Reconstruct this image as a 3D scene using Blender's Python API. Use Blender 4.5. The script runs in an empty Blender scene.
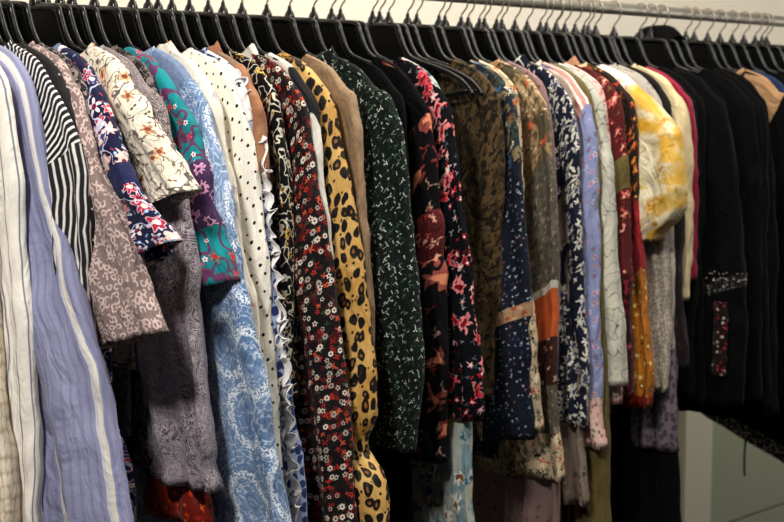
import bpy, math, random
from mathutils import Vector, noise
random.seed(7)
S = bpy.context.scene
COL = S.collection

# ------------------------------------------------------------------ camera (a person standing by the rail, lens about 67 mm)
F = 1450.0
TH = math.radians(44.0)
PITCH = math.atan(151 / F)
CAM = Vector((-.52, -1.712, 1.45))
sT, cT, sP, cP = math.sin(TH), math.cos(TH), math.sin(PITCH), math.cos(PITCH)
FWD = Vector((sT * cP, cT * cP, -sP))
RGT = Vector((cT, -sT, 0))
UPV = RGT.cross(FWD)
cd = bpy.data.cameras.new('camera')
cd.sensor_width = 36
cd.lens = F * 36 / 784
cd.clip_start = 0.05
cam = bpy.data.objects.new('camera', cd)
COL.objects.link(cam)
cam.location = CAM
cam.rotation_euler = FWD.to_track_quat('-Z', 'Y').to_euler()
S.camera = cam
cd.dof.use_dof = True
cd.dof.focus_distance = 1.75
cd.dof.aperture_fstop = 9.0


def ray(px, py):
    return FWD + RGT * ((px - 392) / F) + UPV * ((261 - py) / F)


def atx(px, py, x):          # measured silhouette point on the garment's own hanging plane -> (u, z)
    d = ray(px, py)
    l = (x - CAM.x) / d.x
    return -(CAM.y + l * d.y), CAM.z + l * d.z


def aty(px, py, y):
    d = ray(px, py)
    l = (y - CAM.y) / d.y
    return CAM.x + l * d.x, CAM.z + l * d.z


def zpy(py, x, u):
    """height of image row py at place (x,-u)"""
    d = Vector((x, -u, 0)) - CAM
    b_num = lambda z: (z - CAM.z)
    lo, hi = -1.0, 2.2
    for _ in range(40):
        m = (lo + hi) / 2
        v = Vector((x, -u, m)) - CAM
        y = 261 - F * v.dot(UPV) / v.dot(FWD)
        if y > py: lo = m
        else: hi = m
    return (lo + hi) / 2


# ------------------------------------------------------------------ node toolkit
def lin(h):
    h = h.lstrip('#')
    c = [int(h[i:i + 2], 16) / 255 for i in (0, 2, 4)]
    return tuple(x / 12.92 if x <= .04045 else ((x + .055) / 1.055) ** 2.4 for x in c) + (1,)


def flower_group():
    g = bpy.data.node_groups.new('flower_motif', 'ShaderNodeTree')
    I = g.interface
    I.new_socket('Vector', in_out='INPUT', socket_type='NodeSocketVector')
    for n, d in (('Size', .4), ('Petals', 5.), ('Depth', .28), ('Density', 1.), ('Random', .8), ('Soft', .04)):
        s = I.new_socket(n, in_out='INPUT', socket_type='NodeSocketFloat'); s.default_value = d
    for n in ('Mask', 'Center', 'Rand', 'Edge', 'Radius'):
        I.new_socket(n, in_out='OUTPUT', socket_type='NodeSocketFloat')
    N, K = g.nodes, g.links
    gi, go = N.new('NodeGroupInput'), N.new('NodeGroupOutput')

    def m(op, a, b=None, c=None):
        n = N.new('ShaderNodeMath'); n.operation = op
        for i, v in enumerate((a, b, c)):
            if v is None: continue
            if isinstance(v, (int, float)): n.inputs[i].default_value = v
            else: K.new(v, n.inputs[i])
        return n.outputs[0]
    v = N.new('ShaderNodeTexVoronoi'); v.voronoi_dimensions = '2D'; v.inputs['Scale'].default_value = 1
    K.new(gi.outputs['Vector'], v.inputs['Vector']); K.new(gi.outputs['Random'], v.inputs['Randomness'])
    sub = N.new('ShaderNodeVectorMath'); sub.operation = 'SUBTRACT'
    K.new(gi.outputs['Vector'], sub.inputs[0]); K.new(v.outputs['Position'], sub.inputs[1])
    sx = N.new('ShaderNodeSeparateXYZ'); K.new(sub.outputs[0], sx.inputs[0])
    sc = N.new('ShaderNodeSeparateColor'); K.new(v.outputs['Color'], sc.inputs[0])
    r = m('SQRT', m('ADD', m('MULTIPLY', sx.outputs[0], sx.outputs[0]), m('MULTIPLY', sx.outputs[1], sx.outputs[1])))
    a = m('ARCTAN2', sx.outputs[1], sx.outputs[0])
    ph = m('MULTIPLY', sc.outputs[0], 6.283)
    pet = m('COSINE', m('ADD', m('MULTIPLY', a, gi.outputs['Petals']), ph))
    D = gi.outputs['Depth']
    shape = m('ADD', m('SUBTRACT', 1.0, D), m('MULTIPLY', D, pet))
    R = m('MULTIPLY', m('MULTIPLY', gi.outputs['Size'], shape), m('ADD', .7, m('MULTIPLY', sc.outputs[2], .3)))
    diff = m('SUBTRACT', R, r)
    mr = m('DIVIDE', diff, gi.outputs['Soft'])
    mk = N.new('ShaderNodeClamp'); K.new(mr, mk.inputs[0])
    pres = m('LESS_THAN', sc.outputs[1], gi.outputs['Density'])
    mask = m('MULTIPLY', mk.outputs[0], pres)
    cen = m('MULTIPLY', m('LESS_THAN', r, m('MULTIPLY', gi.outputs['Size'], .27)), pres)
    edge = m('LESS_THAN', diff, m('MULTIPLY', gi.outputs['Size'], .16))
    for n, s in (('Mask', mask), ('Center', cen), ('Rand', sc.outputs[0]), ('Edge', edge), ('Radius', r)):
        K.new(s, go.inputs[n])
    return g


FG = flower_group()


class B:
    def __init__(self, nt):
        self.N, self.K = nt.nodes, nt.links
        u = self.N.new('ShaderNodeUVMap'); u.uv_map = 'UVMap'
        self.uv = u.outputs[0]

    def put(self, sock, v):
        if v is None: return
        if isinstance(v, str): sock.default_value = lin(v)
        elif isinstance(v, (int, float, tuple)): sock.default_value = v
        else: self.K.new(v, sock)

    def m(self, op, a, b=None, c=None, clamp=False):
        n = self.N.new('ShaderNodeMath'); n.operation = op; n.use_clamp = clamp
        for i, v in enumerate((a, b, c)): self.put(n.inputs[i], v)
        return n.outputs[0]

    def map(self, v, scale=(1, 1, 1), loc=(0, 0, 0), rot=0.):
        n = self.N.new('ShaderNodeMapping')
        self.put(n.inputs[0], v)
        n.inputs['Location'].default_value = loc
        n.inputs['Rotation'].default_value = (0, 0, rot)
        n.inputs['Scale'].default_value = scale
        return n.outputs[0]

    def noise(self, v, scale, det=2., rough=.5, dist=0., color=False):
        n = self.N.new('ShaderNodeTexNoise'); n.noise_dimensions = '2D'
        self.put(n.inputs['Vector'], v)
        n.inputs['Scale'].default_value = scale
        n.inputs['Detail'].default_value = det
        n.inputs['Roughness'].default_value = rough
        n.inputs['Distortion'].default_value = dist
        return n.outputs['Color' if color else 'Fac']

    def warp(self, v, scale, amt):
        c = self.noise(v, scale, 2, .5, 0, True)
        s = self.N.new('ShaderNodeVectorMath'); s.operation = 'SUBTRACT'
        self.K.new(c, s.inputs[0]); s.inputs[1].default_value = (.5, .5, .5)
        k = self.N.new('ShaderNodeVectorMath'); k.operation = 'SCALE'
        self.K.new(s.outputs[0], k.inputs[0]); k.inputs['Scale'].default_value = amt
        a = self.N.new('ShaderNodeVectorMath'); a.operation = 'ADD'
        self.K.new(v, a.inputs[0]); self.K.new(k.outputs[0], a.inputs[1])
        return a.outputs[0]

    def vor(self, v, scale, rnd=1., feat='F1'):
        n = self.N.new('ShaderNodeTexVoronoi'); n.voronoi_dimensions = '2D'; n.feature = feat
        self.put(n.inputs['Vector'], v)
        n.inputs['Scale'].default_value = scale
        n.inputs['Randomness'].default_value = rnd
        return n

    def step(self, x, lo, hi):
        n = self.N.new('ShaderNodeMapRange')
        self.put(n.inputs[0], x)
        n.inputs[1].default_value = lo; n.inputs[2].default_value = hi
        return n.outputs[0]

    def band(self, x, c, w, soft):
        """1 where |x-c| < w"""
        return self.step(self.m('ABSOLUTE', self.m('SUBTRACT', x, c)), w + soft, w)

    def mix(self, f, a, b):
        n = self.N.new('ShaderNodeMix'); n.data_type = 'RGBA'
        self.put(n.inputs[0], f); self.put(n.inputs[6], a); self.put(n.inputs[7], b)
        return n.outputs[2]

    def ramp(self, x, cols, const=True):
        n = self.N.new('ShaderNodeValToRGB')
        self.put(n.inputs[0], x)
        cr = n.color_ramp
        cr.interpolation = 'CONSTANT' if const else 'LINEAR'
        k = len(cols)
        for i, c in enumerate(cols):
            p = i / k if const else i / max(1, k - 1)
            e = cr.elements[i] if i < 2 else cr.elements.new(p)
            e.position = p
        for i, c in enumerate(cols): cr.elements[i].color = lin(c)
        return n.outputs[0]

    def flower(self, v, scale, size=.42, pet=5, depth=.28, dens=1., rnd=.8, soft=.04, seed=0, warp=0.):
        if scale != 66: scale *= 1.3
        if warp: v = self.warp(v, scale * 1.5, warp / scale)
        n = self.N.new('ShaderNodeGroup'); n.node_tree = FG
        self.K.new(self.map(v, (scale, scale, 1), (seed * 3.7, seed * 5.3, 0)), n.inputs[0])
        for nm, val in (('Size', size), ('Petals', pet), ('Depth', depth), ('Density', dens), ('Random', rnd), ('Soft', soft)):
            n.inputs[nm].default_value = val
        return n.outputs

    def floral(self, base, layers):
        col = base
        for L in layers:
            L = dict(L)
            cols = L.pop('cols'); cen = L.pop('cen', None); edge = L.pop('edge', None)
            o = self.flower(self.uv, **L)
            c = self.ramp(o['Rand'], cols) if len(cols) > 1 else cols[0]
            if edge: c = self.mix(o['Edge'], c, edge)
            if cen: c = self.mix(o['Center'], c, cen)
            col = self.mix(o['Mask'], col, c)
        return col

    def vines(self, col, c, scale=18, w=.012, warp=.0, seed=0):
        n = self.noise(self.map(self.uv, (1, 1, 1), (seed * 2.1, seed, 0)), scale, 1)
        return self.mix(self.band(n, .5, w, w * .6), col, c)

    def stripes(self, x, period, duty, soft=.06):
        f = self.m('FRACT', self.m('DIVIDE', x, period))
        return self.band(f, .5, duty / 2, soft)

    def xy(self, v=None):
        n = self.N.new('ShaderNodeSeparateXYZ'); self.K.new(v or self.uv, n.inputs[0])
        return n.outputs[0], n.outputs[1]


MATS = {}


def material(name, fn, rough=.82, sheen=.25, bump=.25, weave=900, metal=0., spec=.35, coat=0.):
    m = bpy.data.materials.new(name); m.use_nodes = True
    nt = m.node_tree
    p = nt.nodes['Principled BSDF']
    b = B(nt)
    c = fn(b)
    b.put(p.inputs['Base Color'], c)
    p.inputs['Roughness'].default_value = rough
    p.inputs['Metallic'].default_value = metal
    p.inputs['Specular IOR Level'].default_value = spec
    p.inputs['Sheen Weight'].default_value = sheen * .3
    p.inputs['Sheen Roughness'].default_value = .5
    p.inputs['Coat Weight'].default_value = coat
    if bump:
        h = b.noise(b.uv, weave / 10, 3, .6)
        h2 = b.noise(b.map(b.uv, (1, .28, 1)), 30, 3, .55, .9)
        hh = b.m('ADD', b.m('MULTIPLY', h, .12), h2)
        bn = nt.nodes.new('ShaderNodeBump')
        bn.inputs['Strength'].default_value = bump
        bn.inputs['Distance'].default_value = .016
        nt.links.new(hh, bn.inputs['Height'])
        nt.links.new(bn.outputs[0], p.inputs['Normal'])
    MATS[name] = m
    return m


def plain(h, h2=None, scale=30):
    return lambda b: b.ramp(b.noise(b.uv, scale, 3), [h, h2 or h], False)


# ---- fabrics
def f_lavender(b):
    x, y = b.xy()
    c = b.ramp(b.noise(b.map(b.uv, (1, .1, 1)), 60, 2), ['#8e90ae', '#9c9ebc'], False)
    c = b.mix(b.stripes(x, .0095, .22, .1), c, '#888bac')
    c = b.mix(b.stripes(b.m('ADD', x, .02), .085, .085, .012), c, '#dedad4')
    return b.mix(b.stripes(b.m('ADD', x, .036), .075, .04, .012), c, '#cfcdd8')
def f_pinstripe(b):
    x, y = b.xy()
    return b.mix(b.stripes(x, .021, .07, .03), '#eeeae2', '#8e8d9a')
def f_crochet(b):
    v = b.vor(b.map(b.uv, (1, .6, 1)), 110, .3)
    return b.mix(b.step(v.outputs['Distance'], .35, .6), '#eadfcd', '#c2b39c')
def f_bwdiag(b):
    x, y = b.xy()
    d = b.m('ADD', b.m('MULTIPLY', x, .45), b.m('MULTIPLY', y, .89))
    return b.mix(b.stripes(d, .0078, .5, .12), '#e9e6e2', '#23222a')
def f_bwvert(b):
    x, y = b.xy()
    return b.mix(b.stripes(x, .0076, .52, .12), '#dfdcd8', '#26252c')
def f_pearl(b):
    o = b.flower(b.uv, 42, size=.11, pet=1, depth=0, rnd=.6)
    return b.mix(o['Mask'], '#252326', '#d8d2cc')
def f_taupeleo(b):
    v = b.vor(b.warp(b.map(b.uv, (1, .8, 1)), 70, .006), 118, .7)
    d = v.outputs['Distance']
    ring = b.band(d, .33, .10, .04)
    br = b.step(b.noise(b.uv, 90, 1), .38, .42)
    return b.mix(b.m('MULTIPLY', ring, br), '#8d7b78', '#cdb9b4')
def f_greymottle(b):
    c = b.ramp(b.noise(b.uv, 55, 4, .6, 1.), ['#1f1d20', '#3b3537', '#847a78', '#2a2628', '#9a8f8c', '#5d3a44'])
    return c
def f_navyfloral(b):
    return b.vines(b.floral('#191e42', [
        dict(scale=60, size=.30, pet=2, depth=.35, dens=.6, cols=['#7f9cc0', '#c9cfe0', '#a33156']),
        dict(scale=27, size=.52, pet=6, depth=.2, dens=.75, cols=['#a92a50', '#d8345c', '#34427a', '#e0c4bd'], edge='#e3b9bd', cen='#f2ded0', seed=1, warp=.4),
        dict(scale=27, size=.46, pet=5, depth=.35, dens=.75, cols=['#e6c8c2', '#c72a52', '#d9d7e2', '#7fa0c8'], cen='#7a1c38', edge='#f0e4e0', seed=3),
        dict(scale=44, size=.2, pet=1, depth=0, dens=.3, cols=['#8db4e6'], cen='#e8f1ff', seed=5)]), '#c7cbe0', 26, .010)
def f_navyband(b):
    return b.floral('#252b55', [dict(scale=70, size=.1, pet=1, depth=0, dens=.5, cols=['#3d457c'])])
def f_botanical(b):
    c = b.vines(b.vines('#e6decd', '#6b625c', 30, .010), '#8a7f74', 44, .008, seed=4)
    return b.floral(c, [
        dict(scale=46, size=.34, pet=2, depth=.6, dens=.55, cols=['#5d5450', '#7f756c', '#8b5a4a']),
        dict(scale=24, size=.36, pet=5, depth=.25, dens=.5, cols=['#cf9f74', '#d8b189', '#b48a70'], cen='#8d4e30', edge='#e3bf98', seed=2, warp=.3)])
def f_khaki(b):
    return b.floral('#b9b3a0', [dict(scale=30, size=.4, pet=5, dens=.6, cols=['#6e5043', '#988b7a'], warp=.5)])
def f_paisley(dark, light, mid, sc=30, dots=False):
    def fn(b):
        w = b.warp(b.uv, 20, .03)
        v = b.vor(w, sc, .9)
        d = v.outputs['Distance']
        r = b.m('SINE', b.m('MULTIPLY', d, 60.))
        n = b.noise(w, sc * 5., 4, .7, 1.2)
        k = b.step(b.m('ADD', b.m('MULTIPLY', r, .09), n), .36, .62)
        c = b.mix(k, dark, light)
        return b.mix(b.step(b.noise(b.uv, 14, 2), .42, .62), c, b.mix(.45, c, mid))
    return fn
def f_teal(b):
    c = b.ramp(b.noise(b.warp(b.uv, 30, .02), 27, 2, .5, .8), ['#5d3a5c', '#7c4a63', '#1c858d', '#1f9098', '#1a7c8a', '#a0577e'])
    c = b.vines(c, '#6a3f66', 30, .03, seed=2)
    return b.floral(c, [
        dict(scale=30, size=.42, pet=5, depth=.25, dens=.65, cols=['#b0648c', '#8a7a70', '#b98da6'], cen='#c92b3c', edge='#5a3a60', warp=.5),
        dict(scale=36, size=.22, pet=5, depth=.2, dens=.3, cols=['#ece4e6'], cen='#c9283e', seed=4)])
def f_tealcuff(b):
    return b.floral('#4b2f5a', [
        dict(scale=34, size=.5, pet=8, depth=.2, dens=.9, cols=['#b9679a', '#c487ae', '#8a4f86'], edge='#e3b9d0', cen='#3d2450', warp=.7)])
def f_bluepaisley(b):
    w = b.warp(b.uv, 12, .02)
    x, y = b.xy(w)
    v = b.vor(b.map(w, (1, .62, 1)), 17, .65)
    d = v.outputs['Distance']
    base = b.ramp(b.noise(b.map(b.uv, (1, .6, 1)), 16, 4, .6), ['#435e86', '#6080a8', '#839aba', '#506d98'], False)
    rings = b.step(b.m('SINE', b.m('MULTIPLY', d, 80.)), .55, .9)
    dash = b.step(b.noise(w, 210, 1), .46, .54)
    arc = b.m('MULTIPLY', b.band(d, .40, .055, .01), b.step(b.noise(w, 320, 0), .45, .52))
    c = b.mix(b.m('MULTIPLY', b.m('MULTIPLY', rings, dash), b.step(d, .18, .25)), base, '#b9c9de')
    c = b.mix(arc, c, '#dfe6ee')
    c = b.mix(b.m('MULTIPLY', b.band(b.noise(w, 60, 2), .5, .02, .015), .6), c, '#cdd8e6')
    return b.mix(b.m('MULTIPLY', b.band(d, .10, .014, .02), .5), c, '#4d6c98')
def f_greydenim(b): return b.ramp(b.noise(b.uv, 90, 3), ['#67799a', '#8899b6'], False)
def f_pastel(b):
    return b.floral('#e4ddd0', [
        dict(scale=26, size=.42, pet=5, dens=.6, cols=['#e0a48f', '#a8bfc0', '#e5c2a0', '#b7a9bf'], warp=.8, soft=.2),
        dict(scale=48, size=.35, pet=2, depth=.5, dens=.5, cols=['#8ea38c', '#c27f74'], seed=3, soft=.15)])
def f_polka(b):
    o = b.flower(b.map(b.uv, (1, 1, 1), (0, 0, 0), .6), 66, size=.18, pet=1, depth=0, rnd=.22)
    return b.mix(o['Mask'], '#ebe7dc', '#26242a')
def f_sheer(b):
    o = b.flower(b.uv, 42, size=.3, pet=3, depth=.3, dens=.5, warp=.8)
    return b.mix(o['Mask'], '#dcdadb', '#3f3d46')
def f_blueanimal(b):
    v = b.vor(b.warp(b.uv, 66, .010), 66, .7)
    return b.mix(b.step(v.outputs['Distance'], .44, .36), '#a4b1d0', '#2e3d70')
def f_ruffle(b):
    o = b.flower(b.uv, 48, size=.3, pet=2, depth=.3, dens=.5)
    return b.mix(o['Mask'], '#e2e0de', '#55555f')
def f_rust(b): return b.ramp(b.noise(b.uv, 40, 4, .6), ['#74503a', '#9a6b4c', '#ad8266', '#5e4334'], False)
def f_camel(b):
    c = b.ramp(b.noise(b.uv, 50, 3), ['#7d6656', '#9a8370'], False)
    return b.mix(b.step(b.noise(b.uv, 40, 1), .6, .64), c, '#3d332e')
def f_blackyellow(b):
    c = b.vines('#17151a', '#cfc9b8', 60, .028)
    return b.floral(c, [
        dict(scale=62, size=.4, pet=3, depth=.5, dens=.55, cols=['#d2cdbf', '#b9a14a', '#8f8a80', '#a0702a'], warp=.6),
        dict(scale=30, size=.34, pet=5, depth=.3, dens=.2, cols=['#d8a830', '#b98820'], cen='#2a2016', seed=2, warp=.4)])
def f_daisy(b):
    c = b.ramp(b.noise(b.uv, 50, 2), ['#140f12', '#1c1315', '#161114', '#4c1618', '#1a1517'], True)
    return b.floral(c, [
        dict(scale=62, size=.44, pet=4, depth=.35, dens=.7, cols=['#b03226', '#8d2320', '#c2573c', '#3d4a36'], seed=5, warp=.5),
        dict(scale=58, size=.4, pet=5, depth=.2, dens=.65, cols=['#bc3a2c', '#7d2422', '#d8cfc2', '#c8bcae'], cen='#2a1a1a', edge='#151013'),
        dict(scale=56, size=.38, pet=6, depth=.1, dens=.55, cols=['#cfc6b8', '#ddd5c8', '#a69c94'], cen='#3a2020', seed=8)])
def f_zebra(b):
    n = b.noise(b.warp(b.map(b.uv, (1, .4, 1)), 14, .02), 22, 1.5, .5, .3)
    return b.mix(b.step(n, .52, .54), '#d6d2c9', '#222024')
def f_leopard(b):
    v = b.vor(b.warp(b.map(b.uv, (1, .72, 1)), 44, .012), 66, .75)
    d = v.outputs['Distance']
    base = b.ramp(b.noise(b.uv, 18, 2), ['#9c7236', '#c09650', '#cfac6c', '#ae8442'], False)
    c = b.mix(b.step(d, .40, .35), base, '#15100e')
    c = b.mix(b.m('MULTIPLY', b.step(d, .15, .11), b.step(b.noise(b.uv, 35, 0), .48, .5)), c, '#8d5d2c')
    v2 = b.vor(b.uv, 70, 1.)
    return b.mix(b.m('MULTIPLY', b.step(v2.outputs['Distance'], .16, .12), b.step(d, .45, .5)), c, '#1d1512')
def f_suede(b):
    c = b.ramp(b.noise(b.uv, 60, 4, .7), ['#6e5a46', '#9a8268', '#ac9478'], False)
    o = b.flower(b.uv, 48, size=.16, pet=2, depth=.3, dens=.5)
    return b.mix(b.m('MULTIPLY', o['Mask'], .6), c, '#4b3a2d')
def f_green(b):
    return b.floral('#0e1613', [
        dict(scale=95, size=.42, pet=2, depth=.75, dens=.85, cols=['#8fa596', '#2f5446', '#b9c7bc', '#27453a'], rnd=1.),
        dict(scale=62, size=.36, pet=3, depth=.75, dens=.55, cols=['#c5d0c6', '#486d5c', '#1f3a30'], seed=2, rnd=1.),
        dict(scale=70, size=.2, pet=4, depth=.5, dens=.22, cols=['#e8ece4'], seed=5)])
def f_blackrose(b):
    return b.floral('#131114', [
        dict(scale=13.5, size=.5, pet=5, depth=.25, dens=.8, cols=['#843a36', '#94524a', '#8a4a40'], edge='#3b1518', cen='#d08a6a', warp=.9, soft=.1),
        dict(scale=26, size=.34, pet=3, depth=.5, dens=.35, cols=['#a5857a', '#5a3b2e', '#8a3a34', '#8c7a6c'], seed=4, warp=.8, soft=.1)])
def f_blackred(b):
    return b.floral('#101016', [
        dict(scale=60, size=.36, pet=3, depth=.6, dens=.45, cols=['#5a7078', '#a3a0ac', '#b32c38'], seed=6, warp=.5),
        dict(scale=24, size=.56, pet=6, depth=.25, dens=.6, cols=['#d8404c', '#c42f42', '#e28a8c'], edge='#e8a7a4', cen='#7c1424', warp=.9, soft=.1),
        dict(scale=42, size=.4, pet=5, depth=.3, dens=.38, cols=['#cf3545', '#e3b4b4', '#b02a3a'], cen='#f0d8d0', seed=2, warp=.6)])
def f_camo(b):
    c = b.ramp(b.noise(b.map(b.uv, (1, .8, 1)), 38, 3, .5, 1.2), ['#1b150f', '#261d14', '#40321e', '#5a482c', '#251c13', '#675436', '#2a2017'])
    return b.mix(b.step(b.noise(b.uv, 95, 2), .57, .62), c, '#1a140e')
def f_multi(b):
    return b.floral(b.ramp(b.noise(b.uv, 40, 3), ['#2a2a2e', '#5a4e3a', '#23303c', '#86765a', '#33302c'], True), [
        dict(scale=30, size=.5, pet=5, depth=.3, dens=.8, cols=['#9b8a6a', '#c0b090', '#46719e', '#a04a2c', '#d0c4a8', '#3a4a46'], edge='#2b2a2a', warp=.9),
        dict(scale=55, size=.42, pet=4, depth=.4, dens=.55, cols=['#d8ccb2', '#b8683a', '#6f8ea8', '#2a2a30'], seed=3, warp=.6)])
def f_navyspeck(b):
    return b.floral('#141b2b', [
        dict(scale=75, size=.32, pet=3, depth=.5, dens=.55, cols=['#8f9db5', '#3f557a', '#9a6a72', '#c6cdd8'], rnd=1.),
        dict(scale=62, size=.2, pet=4, depth=.4, dens=.35, cols=['#e0e2e6', '#b9c2d0'], seed=4, rnd=1.)])
def f_peachband(b):
    return b.floral('#a98a6c', [dict(scale=50, size=.42, pet=5, dens=.7, cols=['#a84a34', '#d9b594', '#5f6b5a'], warp=.5)])
def f_creamblack(b):
    return b.floral('#c6b498', [
        dict(scale=50, size=.56, pet=4, depth=.4, dens=.95, cols=['#2a2622', '#3b3a34', '#a85a3a', '#6e7460'], warp=.7, rnd=1.)])
def f_tanfloral(b):
    c = b.ramp(b.noise(b.uv, 14, 1), ['#4e4a34', '#5a5440', '#a28a68', '#b39c7a', '#b87c58'], True)
    c = b.mix(b.step(b.noise(b.uv, 110, 2), .5, .58), c, '#6a5a44')
    return b.floral(c, [
        dict(scale=30, size=.42, pet=5, dens=.5, cols=['#c86a42', '#d9bc98', '#8a8468'], edge='#6b4a38', warp=.8, soft=.1),
        dict(scale=80, size=.3, pet=2, dens=.45, cols=['#4b4538', '#e0d2b8'], seed=2)])
def f_greybrown(b):
    return b.floral('#5d574c', [dict(scale=42, size=.5, pet=5, dens=.5, cols=['#7a7868', '#4a423c', '#8a7c6c'], warp=.8, soft=.2), dict(scale=85, size=.42, pet=3, depth=.5, dens=.7, cols=['#8d8478', '#34302e', '#a59a8a'], rnd=1.)])
def f_rustfloral(b):
    return b.floral('#3a1d16', [dict(scale=44, size=.45, pet=5, dens=.7, cols=['#b08a68', '#8a4028', '#d8c4a4', '#5a2a1c'], warp=.6, edge='#2a1612')])
def f_navywhite(b):
    c = b.mix(b.step(b.noise(b.uv, 14, 2), .5, .53), '#10152b', '#151b34')
    return b.floral(c, [
        dict(scale=26, size=.6, pet=7, depth=.3, dens=.85, cols=['#d9d5c8', '#c9c6bb', '#b8b6ac'], cen='#46486a', warp=.8),
        dict(scale=44, size=.42, pet=4, depth=.4, dens=.3, cols=['#dedacd'], seed=3, warp=.5)])
def f_pinkstripe(b):
    x, y = b.xy()
    c = b.mix(b.stripes(x, .012, .45, .1), '#e2d6cf', '#cf8f86')
    return c
def f_lavfloral(b):
    return b.floral('#8c93b6', [
        dict(scale=52, size=.42, pet=5, dens=.6, cols=['#c8a2ae', '#6d7492', '#c4c6d6'], cen='#b04a58'),
        dict(scale=70, size=.3, pet=2, depth=.6, dens=.4, cols=['#6a7196', '#b5b9d0'], seed=2)])
def f_pinkfloral(b):
    return b.floral('#d3b4ac', [
        dict(scale=60, size=.44, pet=5, dens=.75, cols=['#a8424c', '#c87878', '#5f6b58'], warp=.4),
        dict(scale=80, size=.3, pet=2, depth=.5, dens=.4, cols=['#7a3a44', '#5b6350'], seed=2)])
def f_sketch(b):
    x, y = b.xy()
    c = b.mix(b.stripes(x, .03, .12, .2), '#c6c3b4', '#aeb0a6')
    c = b.vines(c, '#77786f', 34, .010)
    o = b.flower(b.uv, 26, size=.3, pet=3, depth=.4, dens=.5, warp=1.4, soft=.3)
    c = b.mix(b.m('MULTIPLY', o['Mask'], .75), c, '#6d6f6b')
    return c
def f_redfloral(b):
    return b.floral('#571a1c', [
        dict(scale=28, size=.5, pet=5, depth=.3, dens=.75, cols=['#a93c3e', '#c46258', '#7c2428', '#c98a78'], edge='#3a1014', cen='#e0b09a', warp=1., soft=.1),
        dict(scale=52, size=.35, pet=3, depth=.5, dens=.4, cols=['#75683c', '#b84a40', '#2a1415'], seed=3, warp=.5)])
def f_olive(b): return b.ramp(b.noise(b.uv, 30, 3), ['#5c5230', '#74673c'], False)
def f_maroon(b):
    return b.floral('#32080e', [dict(scale=44, size=.5, pet=4, dens=.85, cols=['#7c1c30', '#50101c', '#98404a'], warp=.6)])
def f_brownorange(b):
    return b.floral('#2a1c16', [
        dict(scale=36, size=.48, pet=5, depth=.2, dens=.65, cols=['#b0602a', '#5a3a24', '#c87a34', '#7a3a20'], edge='#1a1210', cen='#d8963c', warp=.7),
        dict(scale=46, size=.4, pet=3, depth=.5, dens=.35, cols=['#c2402c', '#d07c30'], seed=2, warp=.5)])
def f_mustard(b):
    return b.floral('#ad6e1e', [
        dict(scale=42, size=.46, pet=5, depth=.2, dens=.75, cols=['#d79a2c', '#e3b85a', '#7a4a18', '#c2a04a'], cen='#f0dca0', edge='#6a3a10'),
        dict(scale=60, size=.3, pet=3, dens=.35, cols=['#5c4a20', '#8a2c18'], seed=3)])
def f_reddish(b): return b.floral('#8c2028', [dict(scale=50, size=.4, pet=5, dens=.6, cols=['#b02c36', '#6a1420', '#c8503c'], warp=.5)])
def f_yellow(b):
    n = b.noise(b.warp(b.uv, 14, .03), 15, 3, .5, .9)
    c = b.ramp(n, ['#8f6218', '#b07d1e', '#c89828', '#c9a650', '#cfc3a2', '#d3cbb4', '#b9932e', '#c8b078'], False)
    return b.floral(c, [
        dict(scale=17, size=.5, pet=5, depth=.28, dens=.5, cols=['#cfc5a8', '#d6cdb8', '#c0a044'], edge='#b0872a', cen='#b87f1c', warp=1.2, soft=.25),
        dict(scale=30, size=.3, pet=2, depth=.5, dens=.3, cols=['#8f8a4a', '#c08a20'], seed=3, warp=.8, soft=.2)])
def f_cream(b): return b.ramp(b.noise(b.uv, 30, 3), ['#c3b28c', '#d6c8a4'], False)
def f_palegrey(b):
    return b.floral('#a9a29a', [dict(scale=60, size=.4, pet=4, dens=.5, cols=['#6a6468', '#c8c0b4', '#8a7a78'], warp=.6)])
def f_lacecream(b):
    v = b.vor(b.uv, 130, .8)
    return b.mix(b.step(v.outputs['Distance'], .25, .45), '#8f887c', '#b5ada0')
def f_darkprint(b):
    return b.floral('#1c1413', [dict(scale=34, size=.42, pet=3, depth=.4, dens=.5, cols=['#3e2c28', '#573c34', '#2c2422'], warp=1., soft=.2)])
def f_brownplain(b): return b.ramp(b.noise(b.uv, 30, 3), ['#2b201c', '#3a2c26'], False)
def f_crimson(b): return b.ramp(b.noise(b.map(b.uv, (1, .1, 1)), 50, 2), ['#7c1030', '#a01c42'], False)
def f_black(b): return b.ramp(b.noise(b.uv, 40, 3), ['#040405', '#08080a'], False)
def f_blackrib(b):
    x, y = b.xy()
    return b.mix(b.stripes(x, .012, .3, .2), '#050506', '#0b0b0d')
def f_redbead(b):
    return b.floral('#1c0c0e', [dict(scale=90, size=.45, pet=4, dens=.8, cols=['#8d2430', '#c8b8b0', '#4c1018', '#a83040'])])
def f_beads(b):
    v = b.vor(b.uv, 130, .5)
    return b.mix(b.step(v.outputs['Distance'], .42, .3), '#141314', b.ramp(v.outputs['Color'], ['#b8b4aa', '#6c6a66', '#e4e0d4', '#8c8884']))
def f_crystalcloth(b):
    v = b.vor(b.uv, 150, .6)
    return b.mix(b.step(v.outputs['Distance'], .36, .26), '#0a0a0b', b.ramp(v.outputs['Color'], ['#5a5854', '#2c2b2a', '#8f8b84', '#3c3a38']))
def f_lilaclace(b):
    v = b.vor(b.warp(b.uv, 40, .01), 70, .8)
    return b.mix(b.step(v.outputs['Distance'], .3, .42), '#4f4550', '#766a76')
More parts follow.
